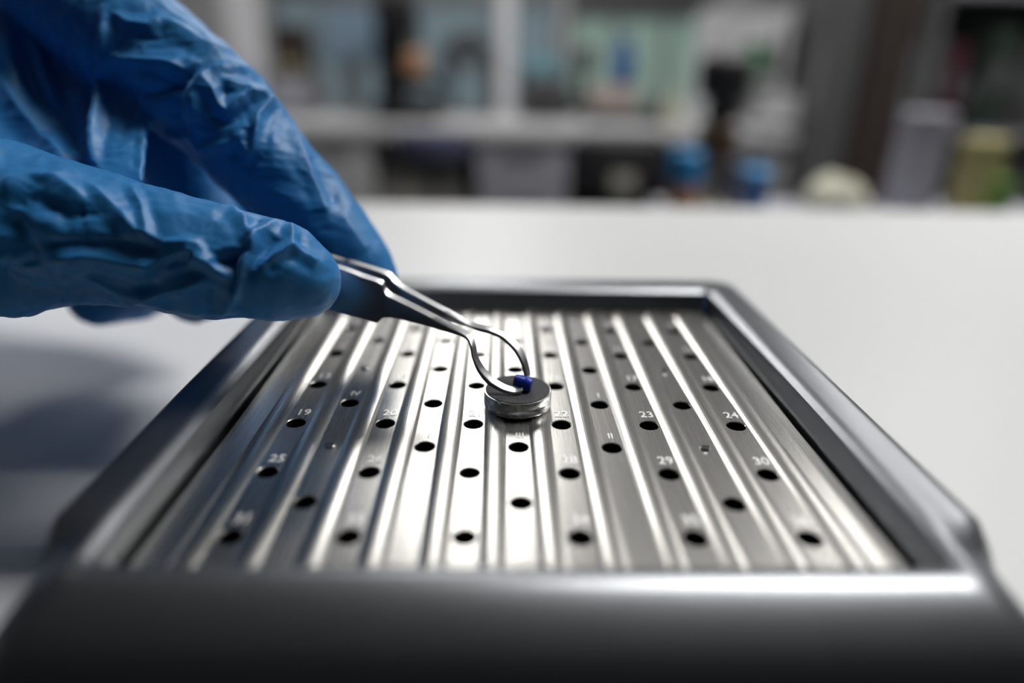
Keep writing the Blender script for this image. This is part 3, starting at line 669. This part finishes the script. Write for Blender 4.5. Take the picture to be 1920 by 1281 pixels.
def build_hand():
    base = un(-200, 400, 135)
    bm = bmesh.new(); LIMB = []
    def chain(ch, lid):
        P = [(un(x, y, d+DH)-base, r*(d+DH)/F*0.001) for x, y, d, r in ch]
        for (p, rp), (q, rq) in zip(P, P[1:]):
            capsule(bm, p, q, rp, rq); LIMB.append((lid, p, q, rp, rq))
    for ch, l in ((THUMB, 'T'), (INDEX, 'I'), (MIDDLE, 'M'), (RING, 'R'), (PINKY, 'K'), (PALM, 'P'), (PALM2, 'P'), (ARMC, 'P')): chain(ch, l)
    # web of loose glove between the index base and the thumb
    def slab(poly, t, lid):
        Fr = [un(x, y, d+DH)-base for x, y, d in poly]; Bk = [un(x, y, d+DH+t)-base for x, y, d in poly]
        a = [bm.verts.new(tuple(v)) for v in Fr]; b = [bm.verts.new(tuple(v)) for v in Bk]; n = len(a)
        bm.faces.new(a); bm.faces.new(b[::-1])
        for i in range(n): bm.faces.new((a[i], b[i], b[(i+1) % n], a[(i+1) % n]))
        c = np.mean(Fr, 0)
        LIMB.append((lid, Fr[0]*.8+c*.2, Fr[len(Fr)//2]*.8+c*.2, 0.004, 0.004))
    slab([(200, 40, 141), (262, 150, 136), (278, 240, 130), (270, 345, 118), (168, 330, 118), (176, 190, 130)], 6, 'W')
    slab([(205, 20, 146), (200, 150, 140), (190, 250, 133), (185, 330, 124), (60, 320, 124), (-60, 270, 126), (-60, 60, 146), (60, -40, 152)], 12, 'P')
    bmesh.ops.recalc_face_normals(bm, faces=bm.faces)
    me0 = bpy.data.meshes.new('h0'); bm.to_mesh(me0); bm.free()
    o = bpy.data.objects.new('tmp_h', me0); COL.objects.link(o)
    md = o.modifiers.new('r', 'REMESH'); md.mode = 'VOXEL'; md.voxel_size = 0.0004
    dg = bpy.context.evaluated_depsgraph_get(); me = bpy.data.meshes.new_from_object(o.evaluated_get(dg)); bpy.data.objects.remove(o)
    # keep the largest island's geometry: the inner shells of the union vanish in the remesh already
    n = len(me.vertices); V = np.zeros(n*3); me.vertices.foreach_get('co', V); V = V.reshape(-1, 3)
    E_ = np.zeros(len(me.edges)*2, int); me.edges.foreach_get('vertices', E_); E_ = E_.reshape(-1, 2)
    deg = np.bincount(E_.ravel(), minlength=n)[:, None].astype(float)
    def smooth(V, it, lam=0.6):
        for _ in range(it):
            s = np.zeros_like(V)
            for k in range(3): s[:, k] = np.bincount(E_[:, 0], V[E_[:, 1], k], n)+np.bincount(E_[:, 1], V[E_[:, 0], k], n)
            V = V+lam*(s/deg-V)
        return V
    V = smooth(V, 22)
    def normals(V):
        me.vertices.foreach_set('co', V.ravel()); me.update()
        N = np.zeros(n*3); me.vertex_normals.foreach_get('vector', N); return N.reshape(-1, 3)
    N = normals(V)
    # nearest limb of every vertex
    best = np.full(n, 1e9); lid = np.full(n, 'P')
    for l, p, q, rp, rq in LIMB:
        ax = q-p; t = np.clip(((V-p)@ax)/(ax@ax), 0, 1); d = np.linalg.norm(V-p-t[:, None]*ax, axis=1)-(rp+(rq-rp)*t)
        m = d < best; best[m] = d[m]; lid[m] = l
    WV = V+base
    px, py, dep = project(WV)
    view = CC-WV; view /= np.linalg.norm(view, axis=1)[:, None]; facing = np.clip((N*view).sum(1)*2.5, 0, 1)
    # loose, creased nitrile: ridged noise, stretched differently on each limb
    disp = np.zeros(n)
    wob = np.stack([value_noise(V, 160, 7), value_noise(V, 160, 8), value_noise(V, 160, 9)], 1)*0.0022
    for sc, amp, sd in ((120, .42, 1), (230, .30, 2), (430, .20, 3), (800, .09, 4)):
        nz = value_noise((V+wob)*np.array([0.75, 1, 1.15]), sc, sd); rid = (1-np.abs(nz)*2.2); disp += amp*np.clip(rid, -0.6, 1)**1
    tip = np.zeros(n)
    for (x, y, r) in ((560, 530, 70), (690, 480, 110)):
        tip = np.maximum(tip, np.exp(-((px-x)**2+(py-y)**2)/r**2))
    disp *= (1-0.75*tip)*0.55
    disp -= 0.25
    for l, amp, wd, P in FOLDS:
        ok = ((lid == l) | ((l == 'W') & (lid == 'I') & (px < 290)) | ((l == 'P') & ((lid == 'M') | (lid == 'R') | (lid == 'K') | (lid == 'W'))) | ((l == 'I') & (lid == 'W')))
        x0, y0 = np.min(P, 0)-5*wd; x1, y1 = np.max(P, 0)+5*wd
        k = np.where(ok & (px > x0) & (px < x1) & (py > y0) & (py < y1) & (facing > 0.01))[0]
        if not len(k): continue
        d, t, sd = poly_dist(px[k], py[k], P); fade = np.clip(np.minimum(t, 1-t)*8+0.25, 0, 1)
        wv = wd*np.where(sd > 0, 1.3, 0.65)
        prof = np.exp(-(d/wv)**(1.35 if amp > 0 else 2))-0.35*np.exp(-((d-2.6*wd)/(1.3*wd))**2)
        disp[k] += (1.5 if amp > 0 else 1.2)*amp*prof*fade*facing[k]
    V = V+N*(disp*0.001)[:, None]
    V = smooth(V, 1, 0.3)
    me.vertices.foreach_set('co', V.ravel()); me.update(); me.name = 'gloved_hand'
    me.materials.clear()
    h = link('gloved_hand', me, 'glove', None, loc=base, smooth=9)
    tag(h, 'hand in a wrinkled blue nitrile glove pinching the steel tweezers', 'hand')
build_hand()
